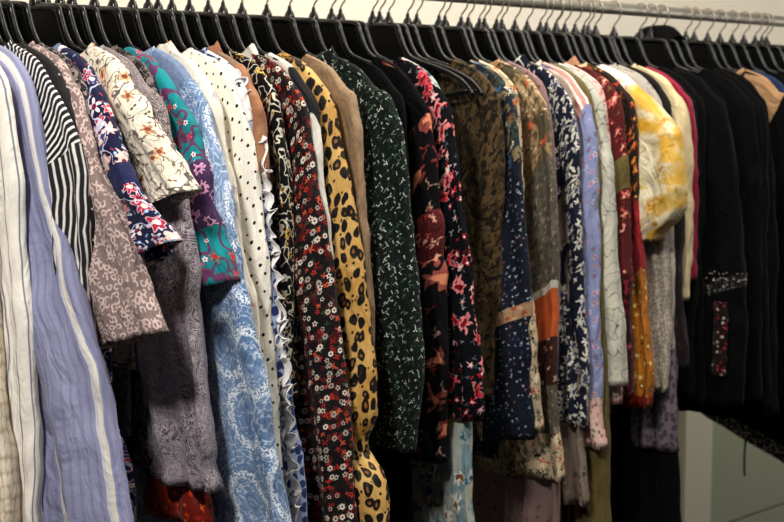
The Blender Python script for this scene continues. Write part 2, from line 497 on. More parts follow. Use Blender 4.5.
def f_scarf(b):
    return b.floral(b.ramp(b.noise(b.uv, 24, 2), ['#2f4a56', '#7d97a0', '#a9b0a8', '#5f7d88'], True), [
        dict(scale=17, size=.5, pet=6, depth=.2, dens=.7, cols=['#d8d2c2', '#e0dccf', '#c8c0b0'], cen='#7c5a38', edge='#8a98a0', warp=.8, soft=.1),
        dict(scale=34, size=.38, pet=3, dens=.4, cols=['#3c6e80', '#d8b020', '#2c4450', '#e0d8c8'], seed=3, warp=.7)])
def f_dusty(b):
    return b.floral('#8a7270', [dict(scale=46, size=.32, pet=5, dens=.45, cols=['#a88a84', '#5a4648', '#7a3a40'], warp=.5, soft=.1)])
def f_beigefloral(b):
    return b.floral('#8c7d70', [dict(scale=50, size=.4, pet=5, dens=.5, cols=['#46403e', '#a89888', '#7a4a44'], warp=.5)])
def f_orangered(b):
    return b.floral('#7c2016', [dict(scale=60, size=.45, pet=4, dens=.7, cols=['#c8401c', '#d86a2c', '#4a1512', '#a0281c'], warp=.6)])
def f_bronze(b): return b.ramp(b.noise(b.uv, 40, 3), ['#3a3828', '#57543a'], False)

FAB = {k[2:]: v for k, v in list(globals().items()) if k.startswith('f_') and k != 'f_paisley'}
FAB['greypaisley'] = f_paisley('#4a444e', '#b9aeb4', '#a095a0', 40)
FAB['greyshoulder'] = f_paisley('#4a4046', '#b0a4a4', '#9a8f92', 40)
FAB['orange'] = plain('#b4562a', '#c4642f')
FAB['white'] = plain('#c9c4b8', '#d6d1c4')
FAB['tan'] = plain('#9c7a58', '#b08e6a')
FAB['bluecloth'] = plain('#1f2c4c', '#2b3b60')
FAB['creamdark'] = plain('#8f8a7e', '#a39d8f')
GLOSS = {'bluepaisley': (.55, .3), 'greypaisley': (.5, .3), 'lavender': (.6, .2), 'yellow': (.55, .2), 'leopard': (.5, .25),
         'crimson': (.5, .3), 'beads': (.3, .2), 'tealcuff': (.6, .2), 'orangered': (.5, .2)}


def fab(n):
    k = 'fabric ' + n
    if k not in MATS:
        r, s = GLOSS.get(n, (.85, .2))
        material(k, FAB[n], rough=r, sheen=s if 'black' not in n else .05, bump=.55, spec=.25 if 'black' not in n else .12)
    return MATS[k]


def simple(name, h, rough, metal=0., spec=.5, coat=0.):
    if name not in MATS:
        material(name, plain(h, h), rough=rough, metal=metal, spec=spec, coat=coat, sheen=0, bump=0)
    return MATS[name]


PLASTIC = simple('hanger black plastic', '#08080a', .28, 0, .45, .1)
WIRE = simple('hook steel', '#a39a8c', .3, .85)
CHROME = simple('rail brushed steel', '#a8a49c', .45, .55)


# ------------------------------------------------------------------ mesh helpers
def mesh_obj(name, verts, faces, uvs, mat, parent=None, smooth=True):
    me = bpy.data.meshes.new(name)
    me.from_pydata(verts, [], faces)
    if uvs:
        uv = me.uv_layers.new(name='UVMap')
        for p in me.polygons:
            for li in p.loop_indices:
                uv.data[li].uv = uvs[p.index][li - p.loop_start]
    me.materials.append(mat)
    if smooth: me.polygons.foreach_set('use_smooth', [True] * len(me.polygons))
    me.update()
    o = bpy.data.objects.new(name, me)
    COL.objects.link(o)
    o.parent = parent
    return o


def grid_obj(name, rows, uvrows, mat, parent=None, closed=True):
    """rows: list of loops (same length). closed loops repeat the first column; uvrows has n+1 entries when closed"""
    n = len(rows[0]); V = [v for r in rows for v in r]
    Fc, U = [], []
    m = n if closed else n - 1
    for i in range(len(rows) - 1):
        for j in range(m):
            k = (j + 1) % n
            Fc.append((i * n + j, i * n + k, (i + 1) * n + k, (i + 1) * n + j))
            U.append((uvrows[i][j], uvrows[i][j + 1], uvrows[i + 1][j + 1], uvrows[i + 1][j]))
    return mesh_obj(name, V, Fc, U, mat, parent)


def tube(pts, rad, n=8, flat=(1, 1), cap=True):
    """returns verts, faces for a swept tube through 3-D points"""
    V, Fc = [], []
    P = [Vector(p) for p in pts]
    up = Vector((1, 0, 0))
    for i, p in enumerate(P):
        t = (P[min(i + 1, len(P) - 1)] - P[max(i - 1, 0)]).normalized()
        a = up - t * up.dot(t)
        if a.length < 1e-4: a = Vector((0, 1, 0)) - t * t.y
        a.normalize(); b = t.cross(a)
        r = rad[i] if isinstance(rad, (list, tuple)) else rad
        for j in range(n):
            th = 2 * math.pi * j / n
            V.append(p + a * (math.cos(th) * r * flat[0]) + b * (math.sin(th) * r * flat[1]))
    for i in range(len(P) - 1):
        for j in range(n):
            k = (j + 1) % n
            Fc.append((i * n + j, i * n + k, (i + 1) * n + k, (i + 1) * n + j))
    if cap:
        Fc.append(tuple(range(n - 1, -1, -1)))
        Fc.append(tuple((len(P) - 1) * n + j for j in range(n)))
    return V, Fc


def join(parts):
    V, Fc = [], []
    for v, f in parts:
        k = len(V); V += [tuple(x) for x in v]; Fc += [tuple(i + k for i in q) for q in f]
    return V, Fc


def empty(name, loc, rz=0.):
    o = bpy.data.objects.new(name, None); COL.objects.link(o)
    o.location = loc; o.rotation_euler = (0, 0, rz); o.empty_display_size = .05
    return o


def tag(o, label, cat, group=None, kind=None):
    if label: o['label'] = label
    if cat: o['category'] = cat
    if group: o['group'] = group
    if kind: o['kind'] = kind


def crom(P, n):
    out = []
    Q = [P[0]] + list(P) + [P[-1]]
    for i in range(1, len(Q) - 2):
        p0, p1, p2, p3 = Q[i - 1:i + 3]
        for k in range(n):
            t = k / n
            out.append(tuple(.5 * ((2 * p1[a]) + (-p0[a] + p2[a]) * t + (2 * p0[a] - 5 * p1[a] + 4 * p2[a] - p3[a]) * t * t +
                                   (-p0[a] + 3 * p1[a] - 3 * p2[a] + p3[a]) * t ** 3) for a in range(len(p1))))
    out.append(tuple(P[-1]))
    return out


def resample(P, n):
    d = [0]
    for a, b in zip(P, P[1:]): d.append(d[-1] + math.dist(a, b))
    out = []; j = 0
    for i in range(n + 1):
        s = d[-1] * i / n
        while j < len(d) - 2 and d[j + 1] < s: j += 1
        k = (s - d[j]) / max(1e-9, d[j + 1] - d[j])
        out.append(tuple(P[j][a] * (1 - k) + P[j + 1][a] * k for a in range(len(P[0]))))
    return out, d[-1]


# ------------------------------------------------------------------ hanger
HL = [(0, 1.590), (.052, 1.586), (.062, 1.574), (.074, 1.550), (.09, 1.534), (.125, 1.525), (.165, 1.513), (.198, 1.498), (.220, 1.478)]


def H(u):
    u = abs(u)
    for (a, za), (b, zb) in zip(HL, HL[1:]):
        if u <= b: return za + (zb - za) * (u - a) / (b - a)
    return HL[-1][1] - (u - .220) * .9


def make_hanger_meshes():
    # shoulders and neck frame: one glossy moulded frame, with a thin recessed web in the middle
    top = crom([(u, z) for u, z in HL], 5)
    full = [(-u, z) for u, z in reversed(top)] + top[1:]
    pts = [(0, -u, z - .005) for u, z in full]
    bar = [(0, u, z) for u, z in crom([(-.21, 1.480), (-.13, 1.470), (0, 1.464), (.13, 1.470), (.21, 1.480)], 6)]
    rr = [.0055 if abs(p[1]) < .105 else .0036 for p in pts]
    fr = join([tube(pts, rr, 10, (.85, 1.0)), tube(bar, .003, 8)])
    # web
    V, Fc = [], []
    us = [i * .018 - .126 for i in range(15)]
    for sx in (-.0016, .0016):
        for u in us:
            V.append((sx, -u, H(u) - .006)); V.append((sx, -u, 1.474))
    n = len(us) * 2
    for i in range(len(us) - 1):
        Fc.append((2 * i, 2 * i + 1, 2 * i + 3, 2 * i + 2))
        Fc.append((n + 2 * i, n + 2 * i + 2, n + 2 * i + 3, n + 2 * i + 1))
    web = (V, Fc)
    # raised rim of the web
    rim = tube([(0, -u, z) for u, z in crom([(.12, 1.51), (.04, 1.498), (-.04, 1.498), (-.12, 1.51)], 4)], .003, 8)
    # neck cap: a little bell under the hook
    prof = [(.0095, 1.586), (.0095, 1.592), (.0075, 1.597), (.0042, 1.601), (.0032, 1.606), (.0026, 1.6075), (.0005, 1.608)]
    V, Fc = [], []
    for r, z in prof:
        for j in range(12):
            a = 2 * math.pi * j / 12; V.append((.7 * r * math.cos(a), r * math.sin(a), z))
    for i in range(len(prof) - 1):
        for j in range(12):
            k = (j + 1) % 12; Fc.append((i * 12 + j, i * 12 + k, i * 12 + 12 + k, i * 12 + 12 + j))
    cap = (V, Fc)
    hook = tube([(0, -u, z) for u, z in crom([(0, 1.604), (.002, 1.612), (.012, 1.622), (.0165, 1.637), (.013, 1.649),
                                              (.003, 1.6558), (-.009, 1.6532), (-.0145, 1.643), (-.0155, 1.633)], 5)], .0014, 7)
    return [('frame', join([fr, rim]), PLASTIC), ('web_panel', web, simple('hanger matt black web', '#050506', .6, 0, .15)), ('neck_cap', cap, PLASTIC), ('hook', hook, WIRE)]


HM = []
for nm, (v, f), mt in make_hanger_meshes():
    me = bpy.data.meshes.new('hanger_' + nm)
    me.from_pydata([tuple(x) for x in v], [], f)
    me.materials.append(mt)
    me.polygons.foreach_set('use_smooth', [nm != 'web_panel'] * len(me.polygons))
    HM.append((nm, me))


def hanger(t, rz, holding, dz=0.):
    r = empty('clothes_hanger', (t, 0, dz), rz)
    tag(r, ('black plastic hanger holding the ' + holding), 'hanger', 'black plastic hangers on the rail')
    for nm, me in HM:
        o = bpy.data.objects.new(nm, me); COL.objects.link(o); o.parent = r
    return r


# ------------------------------------------------------------------ garment pieces
def nz(a, b, c): return noise.noise(Vector((a, b, c)))


def sleeve(parent, sgn, E, wh, segs, seed, b=.015, hemdz=0., bulge=0., fold=.010, name='sleeve', arm=.15, gather=None, open_in=True, nseg=56):
    """E outer line [(u,z)] from the shoulder; segs [(s0,s1,fabric,partname)]"""
    Er, L = resample(crom(E, 8), nseg)
    I0 = (E[0][0] - .012, E[0][1] - arm)
    I1 = (Er[-1][0] - wh, Er[-1][1] + hemdz)
    NJ = 34
    rows, per = [], []
    for i, (u, z) in enumerate(Er):
        s = i / nseg
        iu = I0[0] + (I1[0] - I0[0]) * s - bulge * math.sin(math.pi * s)
        iz = I0[1] + (I1[1] - I0[1]) * (s ** 1.15)
        wig = .006 * nz(s * 5, seed, 3.1) * min(1, s * 4) + .0035 * nz(s * 17, seed, 8.1) * min(1, s * 4)
        u2 = u + wig
        bb = b * (.62 + .38 * min(1, s * 3))
        if gather:                       # pinched at the gather lines
            for gpos, gamt, gw in gather:
                k = gamt * math.exp(-((s - gpos) / gw) ** 2)
                mu = (u2 + iu) / 2
                u2 += (mu - u2) * k; iu += (mu - iu) * k; bb *= 1 - k * .35
        loop = []
        for j in range(NJ):
            th = 2 * math.pi * j / NJ
            m = (1 - math.cos(th)) / 2
            sn = math.sin(th); n = math.copysign(abs(sn) ** .6, sn) * bb
            fa = fold * 1.35 * min(1, .03 + max(0, s - .05) * 2.2)
            w = nz(m * 4.2 + seed * 3.3, s * 1.1, seed * 1.7) * 1.5 + .55 * nz(m * 9 + seed, s * 2.0, seed * 2.9)
            w2 = nz(m * 5 + seed * 1.3 + (9 if sn > 0 else 0), s * 6, seed * .7) * .35
            w3 = nz(m * 3 + seed, s * 20 + m * 3, seed * 4.1) * .22
            x = n + fa * (w + w2 + w3)
            y = iu + (u2 - iu) * m + .0035 * nz(s * 9, m * 4, seed + 5)
            zz = iz + (z - iz) * m
            loop.append(Vector((x, -sgn * y, zz)))
        rows.append(loop)
        c = [0]
        for j in range(NJ): c.append(c[-1] + (loop[(j + 1) % NJ] - loop[j]).length)
        per.append(c)
    mp = sum(c[-1] for c in per) / len(per)
    uvr = [[(seed * .37 + c[j] / c[-1] * mp, -L * i / nseg) for j in range(NJ + 1)] for i, c in enumerate(per)]
    out = []
    for k, (s0, s1, fb, pn) in enumerate(segs):
        a, e = int(round(s0 * nseg)), int(round(s1 * nseg))
        R, UV = rows[a:e + 1], [list(q) for q in uvr[a:e + 1]]
        if k > 0:                       # sewn-on piece stands a hair proud, with a turned-in top edge
            R2 = []
            for q in R:
                c = sum(q, Vector()) / NJ
                R2.append([c + (p - c) * 1.02 + Vector((math.copysign(.0008, p.x - c.x), 0, 0)) for p in q])
            R = R2
        if e == nseg and open_in:       # turned hem so the opening has thickness and an inside
            c = sum(R[-1], Vector()) / NJ
            last = R[-1]
            inn = rows[e - 3]; ci = sum(inn, Vector()) / NJ
            R = R + [[c + (p - c) * .95 + Vector((0, 0, .001)) for p in last], [ci + (p - ci) * .86 for p in inn]]
            UV = UV + [[(a_, b_ - .004) for a_, b_ in UV[-1]], [(a_, b_ - .05) for a_, b_ in UV[-1]]]
        if sgn < 0: R = [list(reversed(q)) for q in R]; UV = [list(reversed(q)) for q in UV]
        out.append(grid_obj(pn, R, UV, fab(fb), out[0] if out else parent))
    return out, Er, L


def body(parent, W, zh, segs, seed, thick=.011, fold=.009, slope=0., neck=.142, jag=0., nv=44, strap=False):
    """W: function z-> half width; segs [(v0,v1,fabric,partname)]"""
    NU = 40
    us = [math.sin((2 * j / (NU / 2) - 1) * math.pi / 2) for j in range(NU // 2 + 1)]
    cols = [(u, -1) for u in us] + [(u, 1) for u in reversed(us[1:-1])]
    rows, uvr = [], []
    n = len(cols)
    for i in range(nv + 1):
        v = i / nv
        loop = []
        for (q, sd) in cols:
            u0 = q * .206
            if abs(u0) < neck: zt = H(neck) + .006 - (.060 if sd < 0 else .030) * (1 - (u0 / neck) ** 2)
            else: zt = H(u0) + .0075
            zhem = zh + slope * q + jag * nz(q * 14, seed, 2.2)
            z = zt + (zhem - zt) * v
            w = W(z) if v > 0 else .206
            w = .206 + (w - .206) * min(1, v * 5)
            u = q * w
            edge = (1 - abs(q) ** 4)
            th = thick * (.6 + .4 * min(1, v * 3)) * edge ** .5
            fa = fold * 1.45 * min(1, .02 + v * 1.8)
            f = nz(u * 28 + seed * 2, v * 1.3, seed) * 1.5 + .4 * nz(u * 60, v * 2.5, seed + 4) + .25 * nz(u * 14, v * 9, seed + (7 if sd > 0 else 1))
            loop.append(Vector((sd * th + fa * f, -u, z)))
        rows.append(loop)
        uvr.append([(seed * .53 + (q * .2 if sd < 0 else 1 - q * .2), loop[j].z) for j, (q, sd) in enumerate(cols)] +
                   [(seed * .53 + cols[0][0] * .2 - .0, loop[0].z)])
    for k, (s0, s1, fb, pn) in enumerate(segs):
        a, e = int(round(s0 * nv)), int(round(s1 * nv))
        R, UV = rows[a:e + 1], uvr[a:e + 1]
        if k > 0:
            R = [[p + Vector((math.copysign(.0012, (p.x - sum(x.x for x in q) / n)), 0, 0)) for p in q] for q in R]
        first = grid_obj(pn, R, UV, fab(fb), parent if k == 0 else first)


def collar(parent, fb, seed, h=.016, spread=.012, ru=.146, rx=.012, z0=1.516, crease=.004):
    n = 36
    prof = [(0, 0), (.4, .45), (.7, .85), (.95, 1.), (1.25, .92), (1.6, .5), (2.0, .02)]
    rows, uv = [], []
    for k, (o, hh) in enumerate(prof):
        loop = []
        for j in range(n + 1):
            a = math.radians(200 + 320 * j / n)          # opening towards the front of the garment (-x)
            r = o * spread / 2
            un = math.cos(a); xn = math.sin(a)
            x = (rx + r * .6) * math.sin(a + math.pi / 2 * 0) * 1.0
            u = (ru - .012 * (k in (2, 3, 4)) + r * .8) * un
            dip = (1 - abs(un) ** 1.5) * (.055 if xn < 0 else .03)
            z = z0 + h * hh - dip + crease * nz(j * .5, k * .6, seed) - .02 * (1 - hh) * (abs(un) > .8) * (o > 1)
            loop.append(Vector((x, -u, z)))
        rows.append(loop)
        uv.append([(seed + j * .008, k * .006) for j in range(n + 2)])
    return grid_obj('collar', rows, uv, fab(fb), parent, closed=False)


def ruffle(parent, E, fb, seed, w=.018, amp=.009, freq=70, name='ruffle', u_off=-.006, s0=0., s1=1., along=None):
    Er, L = resample(crom(E, 8), 260)
    a, e = int(s0 * 260), int(s1 * 260)
    rows, uv = [[], [], [], []], [[], [], [], []]
    for i in range(a, e + 1):
        u, z = Er[i]
        s = i / 260
        ph = s * L * freq * 6 + 5 * nz(s * 22, seed, 1)
        for k, d in enumerate((0, .35, .7, 1.)):
            rows[k].append(Vector((amp * d * math.sin(ph) + .003 * nz(s * 30, k, seed), -(u + u_off + w * d * (.8 + .35 * nz(s * 25, seed, 2))), z + amp * .9 * d * math.cos(ph * .73 + 1.7 * k * .3))))
            uv[k].append((w * d + seed, -L * s))
    for q in uv: q.append(q[-1])
    o = grid_obj(name, rows, uv, fab(fb), parent, closed=False)
    sm = o.modifiers.new('thickness', 'SOLIDIFY'); sm.thickness = .0008
    return o


# ------------------------------------------------------------------ the rack of clothes
COUNT = [0]


def garment(name, cat, label, short, tpx, edge=None, wh=.09, seg=None, bodyf=None, bhem=430, bw=(.19, .2), bseg=None,
            neck='shirt', hang=True, rz=None, dz=0., sl=True, t=None, **kw):
    """tpx: image column of the shoulder tip; edge: measured outer line of the sleeve"""
    COUNT[0] += 1
    seed = COUNT[0] * 1.37
    if t is None:
        t = solve_t(tpx)
    rz = (random.uniform(-2.2, 2.2) if rz is None else rz)
    rz = math.radians(rz)
    g = empty(name, (t, 0, dz), rz)
    tag(g, label, cat, 'clothes hung along the rail')
    if hang: hanger(t, rz, short, dz)
    z0 = 1.49
    if sl:
        E = [(.145, H(.145) + .010), (.192, H(.192) + .010), (.224, H(.220) + .004)]
        for (px, py) in edge:
            u, z = atx(px, py, t + .004)
            E.append((u, z - dz))
        seg = seg if isinstance(seg, list) else [(0, 1, seg, 'sleeve')]
        pk = {k: kw[k] for k in ('b', 'hemdz', 'bulge', 'fold', 'gather', 'arm') if k in kw}
        sleeve(g, 1, E, wh, seg, seed, **pk)
        Ef = [(min(u, .26), z) for u, z in E]
        sleeve(g, -1, Ef, min(wh, .08), seg, seed + .5, nseg=30, **pk)
        g['_E'] = 0
        del g['_E']
    zh = kw['zhv'] if 'zhv' in kw else zpy(bhem, t, .22) - dz
    W = lambda z: .014 + bw[0] + (bw[1] - bw[0]) * max(0, min(1, (1.35 - z) / max(.1, 1.35 - zh)))
    body(g, W, zh, bseg or [(0, 1, bodyf, 'body')], seed, fold=kw.get('bfold', .009), slope=kw.get('slope', 0), jag=kw.get('jag', .004),
         thick=kw.get('thick', .011))
    if neck == 'shirt': collar(g, kw.get('cf', bodyf or bseg[0][2]), seed)
    elif neck == 'band': collar(g, kw.get('cf', bodyf or bseg[0][2]), seed, h=.011, spread=.006)
    elif neck == 'scrunch': collar(g, kw.get('cf', bodyf or bseg[0][2]), seed, h=.024, spread=.018, crease=.010)
    return g, t, (E if sl else None)


def solve_t(px, u=.222, z=1.487):
    lo, hi = -.5, 4.
    for _ in range(40):
        m = (lo + hi) / 2
        v = Vector((m, -u, z)) - CAM
        x = 392 + F * v.dot(RGT) / v.dot(FWD)
        if x < px: lo = m
        else: hi = m
    return lo


G = garment
G('crocheted_top', 'top', 'cream open-knit crocheted top at the left edge of the photo', 'cream crocheted top', -22,
  [(-20, 100), (-14, 200), (-4, 330), (8, 430), (17, 540)], .08, 'crochet', 'crochet', 600)
G('pinstripe_shirt', 'shirt', 'cream shirt with thin grey pinstripes, left of the lavender striped tunic', 'cream pinstriped shirt', 2,
  [(8, 105), (16, 180), (27, 300), (38, 420), (48, 560)], .09, 'pinstripe', 'pinstripe', 700, rz=1)
G('striped_tunic', 'tunic', 'lavender blue tunic with wide white stripes, flaring at the bottom left', 'lavender striped tunic', 30,
  [(36, 95), (48, 160), (62, 240), (88, 340), (108, 430), (134, 560)], .20, 'lavender', 'lavender', 700, bw=(.18, .21), fold=.013, b=.019, rz=0)
G('striped_blouse', 'blouse', 'black and white narrow striped blouse with diagonal stripes on its shoulder', 'black and white striped blouse', 48,
  [(60, 95), (75, 132), (84, 185), (89, 260), (93, 350), (99, 430)], .10, [(0, .35, 'bwdiag', 'sleeve'), (.35, 1, 'bwvert', 'lower_sleeve')], 'bwvert', 470, rz=0)
G('pearl_dotted_blouse', 'blouse', 'black blouse dotted with tiny pearls, between striped blouse and taupe leopard blouse', 'black pearl-dotted blouse', 62,
  [(72, 100), (88, 160), (100, 215), (102, 245)], .09, 'pearl', 'pearl', 290, hemdz=-.03)
G('leopard_blouse', 'blouse', 'taupe blouse with pale pink leopard spots and wide elbow sleeve', 'taupe leopard blouse', 70,
  [(84, 110), (105, 175), (132, 245), (161, 332)], .125, 'taupeleo', 'taupeleo', 378, bw=(.19, .25), hemdz=-.035, b=.02)
G('mottled_blouse', 'blouse', 'charcoal and grey mottled blouse, just left of the navy floral tunic', 'charcoal mottled blouse', 84,
  [(95, 105), (104, 150), (110, 210), (112, 300)], .08, 'greymottle', 'greymottle', 330)
G('floral_tunic', 'tunic', 'navy tunic with crimson and cream flowers and flared elbow sleeve with plain navy band', 'navy floral tunic', 100,
  [(118, 108), (141, 160), (163, 200), (192, 240)], .135, [(0, .62, 'navyfloral', 'sleeve'), (.62, .72, 'navyband', 'sleeve_band'), (.72, 1, 'navyfloral', 'sleeve_flare')],
  'navyfloral', 700, bw=(.20, .30), hemdz=-.055, b=.02, cf='greydenim', rz=-1, bfold=.013)
G('botanical_blouse', 'blouse', 'cream blouse with dark sprigs and tan blossoms and a short open sleeve', 'cream botanical blouse', 132,
  [(152, 105), (172, 145), (199, 190)], .10, 'botanical', 'botanical', 372, hemdz=-.03, b=.019)
G('paisley_blouse', 'blouse', 'grey paisley blouse with long satin sleeve and orange-red inside hem', 'grey paisley blouse', 143,
  [(160, 100), (170, 145), (186, 240), (199, 340), (211, 430), (217, 492)], .135, [(0, .3, 'greyshoulder', 'sleeve'), (.3, .97, 'greypaisley', 'lower_sleeve'), (.97, 1, 'greypaisley', 'gathered_hem')],
  'greypaisley', 440, bw=(.17, .18), fold=.016, b=.017, gather=[(.95, .14, .02)])
g, t, E_ = G('fringed_blouse', 'blouse', 'dark blouse with an orange-red ruffled hem showing below the grey paisley blouse', 'blouse with orange-red ruffled hem', 158,
  [(170, 120), (184, 240), (195, 340), (207, 440), (216, 526)], .12, [(0, .91, 'greymottle', 'sleeve'), (.91, 1, 'orangered', 'ruffled_cuff')], 'greymottle', 470, gather=[(.92, .16, .02)])
G('teal_blouse', 'blouse', 'teal blouse with purple and pink flowers and a flared elbow sleeve', 'teal floral blouse', 170,
  [(188, 108), (202, 160), (215, 220), (228, 281)], .12, [(0, .58, 'teal', 'sleeve'), (.58, .8, 'tealcuff', 'gathered_band'), (.8, 1, 'teal', 'sleeve_flare')], 'teal', 360, hemdz=-.04, b=.02,
  gather=[(.74, .12, .05)])
G('paisley_dress', 'dress', 'light blue satin dress with a white dotted paisley print', 'light blue paisley dress', 193,
  [(208, 105), (219, 140), (230, 185), (244, 250), (259, 330), (276, 430), (291, 550)], .19, [(0, .12, 'greydenim', 'sleeve'), (.12, 1, 'bluepaisley', 'lower_sleeve')], 'bluepaisley', 700,
  bw=(.19, .26), fold=.012, b=.02, rz=0)
G('pastel_blouse', 'blouse', 'off-white blouse with blurred peach and sage flowers behind the blue paisley dress', 'off-white pastel floral blouse', 212,
  [(224, 110), (233, 160), (245, 240), (257, 300), (266, 400)], .08, 'pastel', 'pastel', 440, neck='scrunch', cf='pastel')
G('polka_dot_blouse', 'blouse', 'cream long-sleeved blouse with small black polka dots', 'cream polka dot blouse', 232,
  [(243, 105), (254, 160), (263, 230), (272, 340), (280, 430), (286, 498)], .12, 'polka', 'polka', 450, fold=.015, neck='shirt')
g, t, E_ = G('ruffled_blouse', 'blouse', 'white and blue animal print blouse with a white ruffle down the sleeve', 'blue animal print ruffled blouse', 248,
  [(261, 112), (267, 150), (276, 230), (285, 310), (293, 400), (304, 540)], .09, [(0, .22, 'sheer', 'sleeve'), (.22, 1, 'blueanimal', 'lower_sleeve')], 'blueanimal', 600)
ruffle(g, E_, 'ruffle', 3, w=.022, amp=.007, freq=52, s0=.24)
ruffle(g, E_, 'ruffle', 9, w=.020, amp=.008, freq=61, s0=.1, u_off=-.016)
G('rust_jacket', 'jacket', 'rust brown suede jacket with standing collar, behind the ruffled blouse', 'rust brown jacket', 258,
  [(272, 105), (279, 150), (281, 230), (282, 330)], .09, [(0, .12, 'camel', 'sleeve'), (.12, 1, 'rust', 'lower_sleeve')], 'rust', 420, neck='scrunch')
G('yellow_flower_blouse', 'blouse', 'black blouse with dense small yellow and white flowers', 'black and yellow flower blouse', 272,
  [(284, 105), (291, 160), (295, 230), (300, 330), (302, 400)], .09, 'blackyellow', 'blackyellow', 450)
G('daisy_dress', 'dress', 'black dress with small red and white daisies', 'red and white daisy dress', 290,
  [(304, 105), (312, 155), (321, 230), (332, 330), (341, 420), (351, 560)], .12, 'daisy', 'daisy', 700, cf='zebra', neck='scrunch', fold=.012)
G('zebra_blouse', 'blouse', 'white blouse with black brushstroke zebra marks', 'white zebra blouse', 309,
  [(322, 105), (329, 160), (336, 240), (340, 310), (338, 395)], .08, 'zebra', 'zebra', 430, neck='band')
G('leopard_print_blouse', 'blouse', 'golden leopard print blouse with long sleeve gathered into a wide cuff', 'golden leopard blouse', 324,
  [(335, 100), (344, 145), (352, 205), (362, 280), (371, 350), (379, 410), (378, 455), (388, 480), (398, 560)], .11,
  [(0, .80, 'leopard', 'sleeve'), (.80, 1, 'leopard', 'cuff')], 'leopard', 520, gather=[(.79, .38, .035)], fold=.011, b=.018, bulge=0)
G('suede_blouse', 'blouse', 'taupe suede-look blouse with faint dark spots, behind the golden leopard blouse', 'taupe suede-look blouse', 343,
  [(357, 95), (364, 130), (369, 200), (373, 290), (375, 380)], .09, 'suede', 'suede', 440, neck='none')
G('speckled_dress', 'dress', 'dark green dress with fine white leafy speckles', 'dark green speckled dress', 368,
  [(384, 95), (394, 135), (403, 200), (413, 290), (421, 380), (414, 452)], .13, 'green', 'green', 470, neck='scrunch', fold=.014, b=.018)
G('plain_black_blouse', 'blouse', 'plain black blouse between the green speckled dress and the black rose dress', 'plain black blouse', 391,
  [(401, 100), (405, 150), (409, 240), (414, 330), (420, 440)], .08, 'black', 'black', 600, neck='none')
G('rose_dress', 'dress', 'black dress with faded red roses and a gathered lower sleeve', 'black dress with faded red roses', 415,
  [(428, 110), (434, 160), (440, 230), (444, 300), (446, 380), (444, 462)], .13, [(0, .22, 'black', 'sleeve'), (.22, .42, 'blackrose', 'floral_panel'), (.42, .53, 'redfloral', 'gathered_band'), (.53, 1, 'blackrose', 'lower_sleeve')],
  None, 600, neck='none', bseg=[(0, .6, 'blackrose', 'body'), (.6, 1, 'black', 'lower_body')], bw=(.19, .22), gather=[(.42, .10, .02), (.53, .12, .02)])
G('poppy_dress', 'dress', 'black dress with bright red and pink flower clusters', 'black dress with bright red flowers', 433,
  [(445, 105), (451, 140), (457, 190), (466, 260), (475, 330), (482, 390), (478, 422)], .10, 'blackred', 'blackred', 458, neck='none')
G('rose_scarf_dress', 'dress', 'pale blue dress with large white roses, hem below the red flowered dress', 'pale blue rose dress', 442,
  [(456, 130), (462, 200), (468, 300), (474, 400), (482, 545)], .09, 'scarf', 'scarf', 700, neck='none')
# a bare stretch of rail with empty hangers' shoulders showing
for k, (px, txt) in enumerate(((474, 'nothing, first of two bare ones before the camouflage blouse'), (481, 'nothing, second of two bare ones before the camouflage blouse'))):
    h = hanger(solve_t(px), math.radians(1.5 * k), 'x')
    h['label'] = ('bare black plastic hanger, nearer the red flowered dress' if k == 0 else 'bare black plastic hanger, nearer the camouflage blouse')
G('camouflage_blouse', 'blouse', 'olive and brown camouflage print blouse with wide visible front', 'olive camouflage blouse', 490,
  [(498, 105), (501, 150), (499, 220), (493, 300), (488, 400)], .09, 'camo', 'camo', 440, neck='none', bw=(.19, .2))
G('patchwork_blouse', 'blouse', 'blouse of mixed floral patches with navy speckled lower sleeve and peach band', 'mixed floral patch blouse', 509,
  [(519, 105), (524, 150), (528, 220), (531, 320), (529, 440)], .10, [(0, .33, 'multi', 'sleeve'), (.33, .66, 'navyspeck', 'navy_panel'), (.66, .69, 'peachband', 'sleeve_band'), (.69, 1, 'navyspeck', 'lower_sleeve')],
  'navyspeck', 460, neck='none')
G('mottled_cream_blouse', 'blouse', 'cream blouse densely printed in black and rust, right of the navy speckled sleeve', 'cream and black printed blouse', 518,
  [(524, 110), (528, 170), (534, 260), (541, 350), (545, 430)], .08, 'creamblack', 'creamblack', 450, neck='none')
G('border_print_dress', 'dress', 'tan floral dress with brown, orange and patterned bands down the sleeve', 'tan dress with an orange band', 540,
  [(551, 108), (556, 160), (559, 230), (561, 320), (562, 400), (566, 480)], .10,
  [(0, .28, 'tanfloral', 'sleeve'), (.28, .55, 'greybrown', 'brown_panel'), (.55, .57, 'white', 'white_band'), (.57, .67, 'orange', 'orange_band'), (.67, .79, 'rustfloral', 'rust_panel'), (.79, .90, 'greybrown', 'lower_brown_panel'), (.90, 1, 'creamblack', 'lower_panel')],
  'tanfloral', 480, cf='tan', neck='shirt')
G('dusty_pink_dress', 'dress', 'dusty pink dress with faint flowers, hem below the tan banded dress', 'dusty pink dress', 546,
  [(555, 130), (558, 200), (560, 300), (560, 420), (562, 560)], .14, 'dusty', 'dusty', 700, neck='none', bw=(.19, .24))
G('navy_floral_blouse', 'blouse', 'navy blouse with big off-white flowers', 'navy and white flower blouse', 562,
  [(573, 108), (578, 150), (581, 220), (584, 310), (587, 380), (588, 428)], .08, 'navywhite', 'navywhite', 440, cf='navywhite', neck='scrunch')
G('taupe_floral_dress', 'dress', 'taupe dress with small dark flowers, hem left of the olive dress', 'taupe floral dress', 569,
  [(578, 130), (581, 200), (584, 300), (587, 420), (590, 505)], .08, 'beigefloral', 'beigefloral', 520, neck='none')
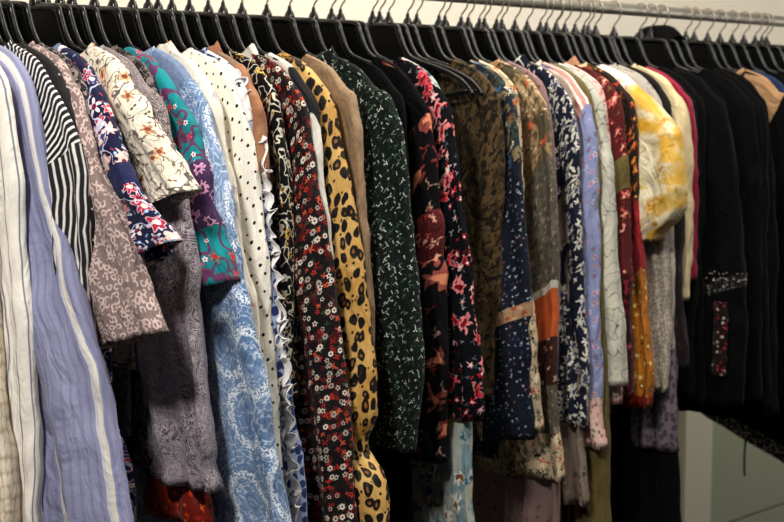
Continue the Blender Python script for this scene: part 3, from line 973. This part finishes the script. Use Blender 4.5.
G('lavender_floral_blouse', 'blouse', 'lavender blouse with tiny flowers, pink striped shoulder and pink floral cuff', 'lavender floral blouse', 580,
  [(590, 105), (595, 150), (598, 220), (601, 310), (605, 400), (609, 448)], .075, [(0, .17, 'pinkstripe', 'sleeve'), (.17, .87, 'lavfloral', 'lower_sleeve'), (.87, 1, 'pinkfloral', 'cuff')], 'lavfloral', 430, cf='white')
G('olive_dress', 'dress', 'plain olive long dress, hem below the pink floral cuff', 'plain olive dress', 585,
  [(596, 130), (600, 220), (603, 320), (606, 420), (611, 560)], .06, 'olive', 'olive', 640, neck='none', bw=(.19, .19))
G('sketch_print_blouse', 'blouse', 'off-white blouse with grey sketched sprigs, long straight sleeve', 'off-white sketch print blouse', 597,
  [(608, 108), (614, 150), (618, 220), (622, 300), (627, 386)], .115, 'sketch', 'sketch', 385, cf='sketch', neck='band', fold=.008)
G('blush_blouse', 'blouse', 'pale blush blouse peeping out below the off-white sketch print sleeve', 'pale blush blouse', 602,
  [(610, 130), (615, 220), (619, 310), (621, 404)], .07, 'pinkfloral', 'pinkfloral', 400, neck='none')
G('red_floral_blouse', 'blouse', 'red and maroon floral blouse with an olive band, left of the orange-brown blouse', 'red and maroon floral blouse', 615,
  [(625, 108), (630, 160), (633, 215), (637, 290), (640, 395)], .08, [(0, .34, 'redfloral', 'sleeve'), (.34, .42, 'olive', 'olive_band'), (.42, .66, 'redfloral', 'red_panel'), (.66, 1, 'maroon', 'lower_sleeve')], 'redfloral', 400,
  neck='scrunch', cf='rust')
G('orange_brown_blouse', 'blouse', 'orange and brown patterned blouse with mustard lower sleeve', 'orange and mustard blouse', 627,
  [(638, 105), (643, 160), (646, 220), (650, 300), (654, 370), (653, 408)], .09, [(0, .45, 'brownorange', 'sleeve'), (.45, .62, 'reddish', 'red_panel'), (.62, .96, 'mustard', 'lower_sleeve'), (.96, 1, 'orangered', 'hem_border')],
  'mustard', 412, cf='cream')
G('yellow_floral_blouse', 'blouse', 'yellow and cream floral blouse with a puffed elbow sleeve', 'yellow floral blouse', 640,
  [(656, 100), (672, 118), (684, 145), (691, 178), (688, 208), (673, 232), (668, 240)], .055, [(0, .2, 'pastel', 'sleeve'), (.2, .97, 'yellow', 'puffed_sleeve'), (.97, 1, 'yellow', 'sleeve_hem')],
  'yellow', 300, bulge=.02, b=.03, cf='cream', neck='band', gather=[(.97, .3, .06)], fold=.01)
G('lace_trim_blouse', 'blouse', 'pale grey lace-textured blouse hanging below the yellow puffed sleeve', 'pale grey lace blouse', 646,
  [(655, 130), (660, 200), (663, 260), (666, 330), (668, 392)], .07, [(0, .4, 'palegrey', 'sleeve'), (.4, 1, 'lacecream', 'lower_sleeve')], 'lacecream', 390, neck='none')
G('grey_print_blouse', 'blouse', 'grey and pink mottled blouse with shoulder just left of the plain cream shirt', 'grey and pink mottled blouse', 655,
  [(664, 110), (669, 160), (672, 240), (674, 330), (677, 452)], .09, [(0, .75, 'palegrey', 'sleeve'), (.75, 1, 'lilaclace', 'lace_cuff')], 'palegrey', 400)
G('dark_print_dress', 'dress', 'dark brown dress with shadowy print, left of the cream shirt', 'dark brown shadow print dress', 664,
  [(674, 110), (680, 160), (685, 240), (688, 310), (690, 368)], .09, 'darkprint', 'darkprint', 600, neck='none', jag=.01)
G('cream_shirt', 'shirt', 'plain cream shirt beside the crimson blouse', 'plain cream shirt', 674,
  [(685, 105), (690, 150), (693, 200), (694, 250), (691, 300)], .05, 'cream', 'cream', 330, cf='cream')
G('crimson_blouse', 'blouse', 'plain crimson blouse beside the row of black garments', 'plain crimson blouse', 683,
  [(693, 105), (697, 150), (699, 210), (698, 280)], .06, 'crimson', 'crimson', 330, neck='none')

# the dark end of the rail
blk = [
    ('black_shirt', 'shirt', 'matt black long-sleeved shirt, first black garment after the crimson blouse', 'first black shirt after the crimson blouse', 687, 'black', 400, [(697, 110), (699, 200), (698, 300), (697, 396)]),
    ('black_cardigan', 'cardigan', 'black cardigan hanging beside the first black shirt, empty hanger tip above', 'black cardigan', 694, 'blackrib', 405, [(704, 110), (704, 200), (700, 290), (704, 405)]),
    ('black_dress', 'dress', 'long black dress reaching furthest down, left of the pale wall panel', 'long black dress', 656, 'black', 700, [(664, 140), (668, 240), (671, 340), (677, 430), (682, 560)]),
]
for nm, ct, lb, sh, px, fb, hm, ed in blk:
    G(nm, ct, lb, sh, px, ed, .22 if nm == 'black_dress' else .08, fb, fb, hm, neck='none', jag=.012, bw=(.19, .3) if nm == 'black_dress' else (.19, .2))
g, t, E_ = G('embellished_jacket', 'jacket', 'black jacket with a crystal-studded band and a red beaded strip below it', 'black jacket with crystal band', 712,
  [(728, 110), (736, 180), (742, 240), (745, 300), (742, 405)], .15, [(0, .64, 'black', 'sleeve'), (.645, .68, 'crystalcloth', 'crystal_band'), (.68, 1, 'black', 'lower_sleeve')], 'black', 412, neck='none', b=.022, jag=.012)
# cut crystals sewn on the band
CR = simple('crystal', '#e8e4dc', .08, .9)
cv, cf_ = [], []
Er, L = resample(crom(E_, 8), 56)
for k in range(46):
    s = .645 + .034 * random.random()
    i = int(s * 56)
    u, z = Er[i]
    q = random.random()
    uu = u - .14 * (1 - q)
    r = .0022 if k % 9 else .0042
    # small octahedral stone
    c = Vector((-.0245 + .006 * abs(q - .5) * 2, -uu, z + random.uniform(-.003, .003)))
    if q > .9: c = Vector((random.uniform(-.02, .01), -(u + .002), c.z))
    b0 = len(cv)
    for d in ((1, 0, 0), (-1, 0, 0), (0, 1, 0), (0, -1, 0), (0, 0, 1), (0, 0, -1)): cv.append(tuple(c + Vector(d) * r))
    for f in ((0, 2, 4), (2, 1, 4), (1, 3, 4), (3, 0, 4), (2, 0, 5), (1, 2, 5), (3, 1, 5), (0, 3, 5)): cf_.append(tuple(x + b0 for x in f))
near_band = [o for o in COL.objects if o.name.startswith('crystal_band') and o.parent and o.parent.parent == g][0]
cry = mesh_obj('crystals', cv, cf_, None, CR, near_band, smooth=False)
cry['kind'] = 'stuff'
rows, uv = [], []
za, zb_ = zpy(298, t, .24), zpy(370, t, .24)
for i in range(25):
    z = za + (zb_ - za) * i / 24
    k = min(range(len(Er)), key=lambda q: abs(Er[q][1] - z))
    uc = Er[k][0] - .022
    rows.append([Vector((-.034 + .003 * (q - 1.5) ** 2 / 2.25 + .002 * nz(i * .5, q, 3), -(uc + .009 * (q - 1.5) + .004 * nz(i * .3, 1, 7)), z)) for q in range(4)])
    uv.append([(q * .009, z) for q in range(5)])
bs = grid_obj('beaded_strip', rows, uv, fab('redbead'), g, closed=False)
m = bs.modifiers.new('t', 'SOLIDIFY'); m.thickness = .003
bs['label'] = 'narrow strip of red and silver beads'
more = [
    ('black_blouse', 'matt black blouse with hem around mid wall, right of the crystal-banded jacket', 738, 416, [(752, 120), (757, 240), (758, 400)]),
    ('black_sweater', 'black knit sweater between two black blouses at the right', 748, 418, [(764, 120), (767, 240), (768, 410)]),
    ('black_tunic', 'black tunic just left of the tan-collared jacket', 758, 420, [(772, 120), (776, 240), (777, 415)]),
]
for nm, lb, px, hm, ed in more:
    G(nm, nm.split('_')[1], lb, lb.split(' with ')[0], px, ed, .09, 'blackrib' if 'sweater' in nm else 'black', 'black', hm, neck='none', jag=.012)
G('tan_collar_jacket', 'jacket', 'dark jacket with a tan shoulder at the upper right edge', 'dark jacket with tan shoulder', 782,
  [(797, 100), (802, 200), (803, 400)], .09, [(0, .16, 'tan', 'sleeve'), (.16, 1, 'black', 'lower_sleeve')], 'brownplain', 380, cf='tan', neck='shirt')
G('navy_blouse', 'blouse', 'dark blue plain blouse partly cut by the right photo edge', 'dark blue blouse', 790,
  [(806, 120), (812, 240), (815, 400)], .09, 'bluecloth', 'bluecloth', 390, neck='none')
end = ['black_coat', 'black_waistcoat', 'black_jumper', 'black_skirt_suit', 'black_cape', 'black_robe', 'black_gown']
for k, px in enumerate((803, 815, 827, 838, 849, 860)):
    G(end[k], 'garment', 'black garment near the right end of the rail, %s' % ('behind the dark blue blouse', 'second behind the dark blue blouse', 'third behind the dark blue blouse', 'fourth behind the dark blue blouse',
      'fifth behind the dark blue blouse', 'last behind the dark blue blouse')[k], 'black garment %s the dark blue blouse' % ('just behind', 'two behind', 'three behind', 'four behind', 'five behind', 'six behind')[k],
      px, [(px + 13, 120), (px + 16, 260), (px + 17, 390)], .08, 'black', 'black', 405, neck='none', jag=.01)

tb = aty(762, 35, 0)[0]
zb = zpy(444, tb, .03)
g, t, E_ = G('bead_hem_dress', 'dress', 'black dress with a curved grey beaded hem at the lower right', 'black dress with beaded hem', 0,
  [(858, 120), (862, 240), (862, 400)], .09, 'black', None, 0, neck='none', bseg=[(0, .95, 'black', 'body'), (.95, 1, 'beads', 'beaded_hem')], slope=-.09, bw=(.19, .22), jag=0, t=tb, zhv=zb)
V, Fc = tube([(-.024, -.0, zpy(438, t, 0)), (-.026, .001, zpy(455, t, 0)), (-.025, 0, zpy(474, t, 0))], .0022, 8)
mesh_obj('hanging_strap', [tuple(v) for v in V], Fc, None, simple('black cord', '#121112', .8), g)
# black cloth folded over the top of the hangers
def cloth_fold(t):
    r = empty('folded_cloth', (t, 0, 0)); tag(r, 'small black cloth folded over hanger tops near the cream shirt', 'cloth')
    rows, uv = [], []
    for i in range(15):
        a = math.pi * i / 14
        loop = []
        for j in range(13):
            u = -.05 + .1 * j / 12
            e = 1 - abs(u / .05) ** 4
            loop.append(Vector((-math.cos(a) * (.034 + .003 * nz(j * .6, i * .5, 2)), -u * (1 + .05 * nz(i * .4, 1, 2)), 1.580 + .036 * math.sin(a) * (.4 + .6 * e) - .02 * (1 - math.sin(a)))))
        rows.append(loop); uv.append([(j * .008, i * .006) for j in range(14)])
    o = grid_obj('fold', rows, uv, fab('black'), r, closed=False)
    m = o.modifiers.new('t', 'SOLIDIFY'); m.thickness = .002
cloth_fold(aty(658, 40, 0)[0])

# ------------------------------------------------------------------ rail
rail = empty('clothes_rail', (0, 0, 0))
tag(rail, 'brushed steel clothes rail running along the wall above the hangers', 'rail')
x0, x1 = -.25, 3.15
V, Fc = tube([(x0, 0, 1.642), (x1, 0, 1.642)], .0115, 24, (1, 1))
mesh_obj('bar', [tuple(v) for v in V], Fc, None, CHROME, rail)
for x in (x0 + .03, x1 - .03):
    V, Fc = join([tube([(x, 0, 1.642), (x, .2, 1.642), (x, .398, 1.642)], .009, 14), tube([(x, .385, 1.642), (x, .399, 1.642)], .03, 24),
                  tube([(x - .016, 0, 1.642), (x + .016, 0, 1.642)], .016, 20)])
    mesh_obj('wall_bracket', V, Fc, None, CHROME, rail)


# ------------------------------------------------------------------ room
def box(name, a, b, mat, bevel=0.):
    V = [(x, y, z) for x in (a[0], b[0]) for y in (a[1], b[1]) for z in (a[2], b[2])]
    Fc = [(0, 1, 3, 2), (4, 6, 7, 5), (0, 4, 5, 1), (2, 3, 7, 6), (0, 2, 6, 4), (1, 5, 7, 3)]
    o = mesh_obj(name, V, Fc, None, mat, None, False)
    if bevel:
        m = o.modifiers.new('b', 'BEVEL'); m.width = bevel; m.segments = 3
    o['kind'] = 'structure'
    return o


def wallmat(name, h1, h2):
    m = bpy.data.materials.new(name); m.use_nodes = True
    nt = m.node_tree; p = nt.nodes['Principled BSDF']
    tc = nt.nodes.new('ShaderNodeTexCoord'); n = nt.nodes.new('ShaderNodeTexNoise'); n.inputs['Scale'].default_value = 3
    r = nt.nodes.new('ShaderNodeValToRGB'); r.color_ramp.elements[0].color = lin(h1); r.color_ramp.elements[1].color = lin(h2)
    nt.links.new(tc.outputs['Object'], n.inputs['Vector']); nt.links.new(n.outputs[0], r.inputs[0]); nt.links.new(r.outputs[0], p.inputs['Base Color'])
    p.inputs['Roughness'].default_value = .75
    return m


WU = wallmat('wall cream paint', '#e8e1d3', '#eee8da')
WL = wallmat('wall pale green paint', '#b2b8a2', '#bac0aa')
box('wall_back', (-1.6, .40, 0), (5.2, .5, 2.8), WU)
xa = aty(704, 470, .4)[0]
zl = aty(760, 510, .4)[1]
box('trim_1', (xa, .388, zl + .004), (5.2, .402, 1.35), WL)              # pale green panel
box('trim_2', (xa, .388, 0), (5.2, .402, zl - .003), WL)                # lower panel under the joint line
box('trim_3', (aty(676, 470, .4)[0], .374, 0), (xa, .402, 1.40), wallmat('trim cream', '#e4e0cc', '#eae6d4'), .006)
box('floor', (-1.6, -3.0, -.05), (5.2, .5, 0), wallmat('floor dark vinyl', '#4a443c', '#544d44'))
box('ceiling', (-1.6, -3.0, 2.8), (5.2, .5, 2.85), WU)


# ------------------------------------------------------------------ light
def area(name, loc, to, size, power, col, sy=None):
    l = bpy.data.lights.new(name, 'AREA'); l.energy = power; l.color = col; l.size = size
    if sy: l.shape = 'RECTANGLE'; l.size_y = sy
    o = bpy.data.objects.new(name, l); COL.objects.link(o); o.location = loc
    o.rotation_euler = (Vector(to) - Vector(loc)).to_track_quat('-Z', 'Y').to_euler()


area('ceiling_light_left', (-.7, -1.05, 2.4), (.7, -.1, 1.2), .22, 31, (1, .96, .90))
area('ceiling_light_wall', (1.4, .06, 2.72), (1.5, .4, 1.75), .22, 50, (1, .955, .89), 3.4)
area('ceiling_light_far', (2.6, -1.1, 2.6), (1.7, 0, 1.4), .3, 9, (1, .93, .84))
area('added_side_fill', (3.6, -.55, 1.5), (2.2, .4, .8), .5, 7, (1, .95, .86))  # added fill with no visible source, brightens the lower right wall panels
w = bpy.data.worlds.new('world'); S.world = w; w.use_nodes = True
w.node_tree.nodes['Background'].inputs[0].default_value = (.9, .93, 1, 1)
w.node_tree.nodes['Background'].inputs[1].default_value = .07
S.view_settings.view_transform = 'Standard'
S.view_settings.look = 'None'
S.view_settings.gamma = .87
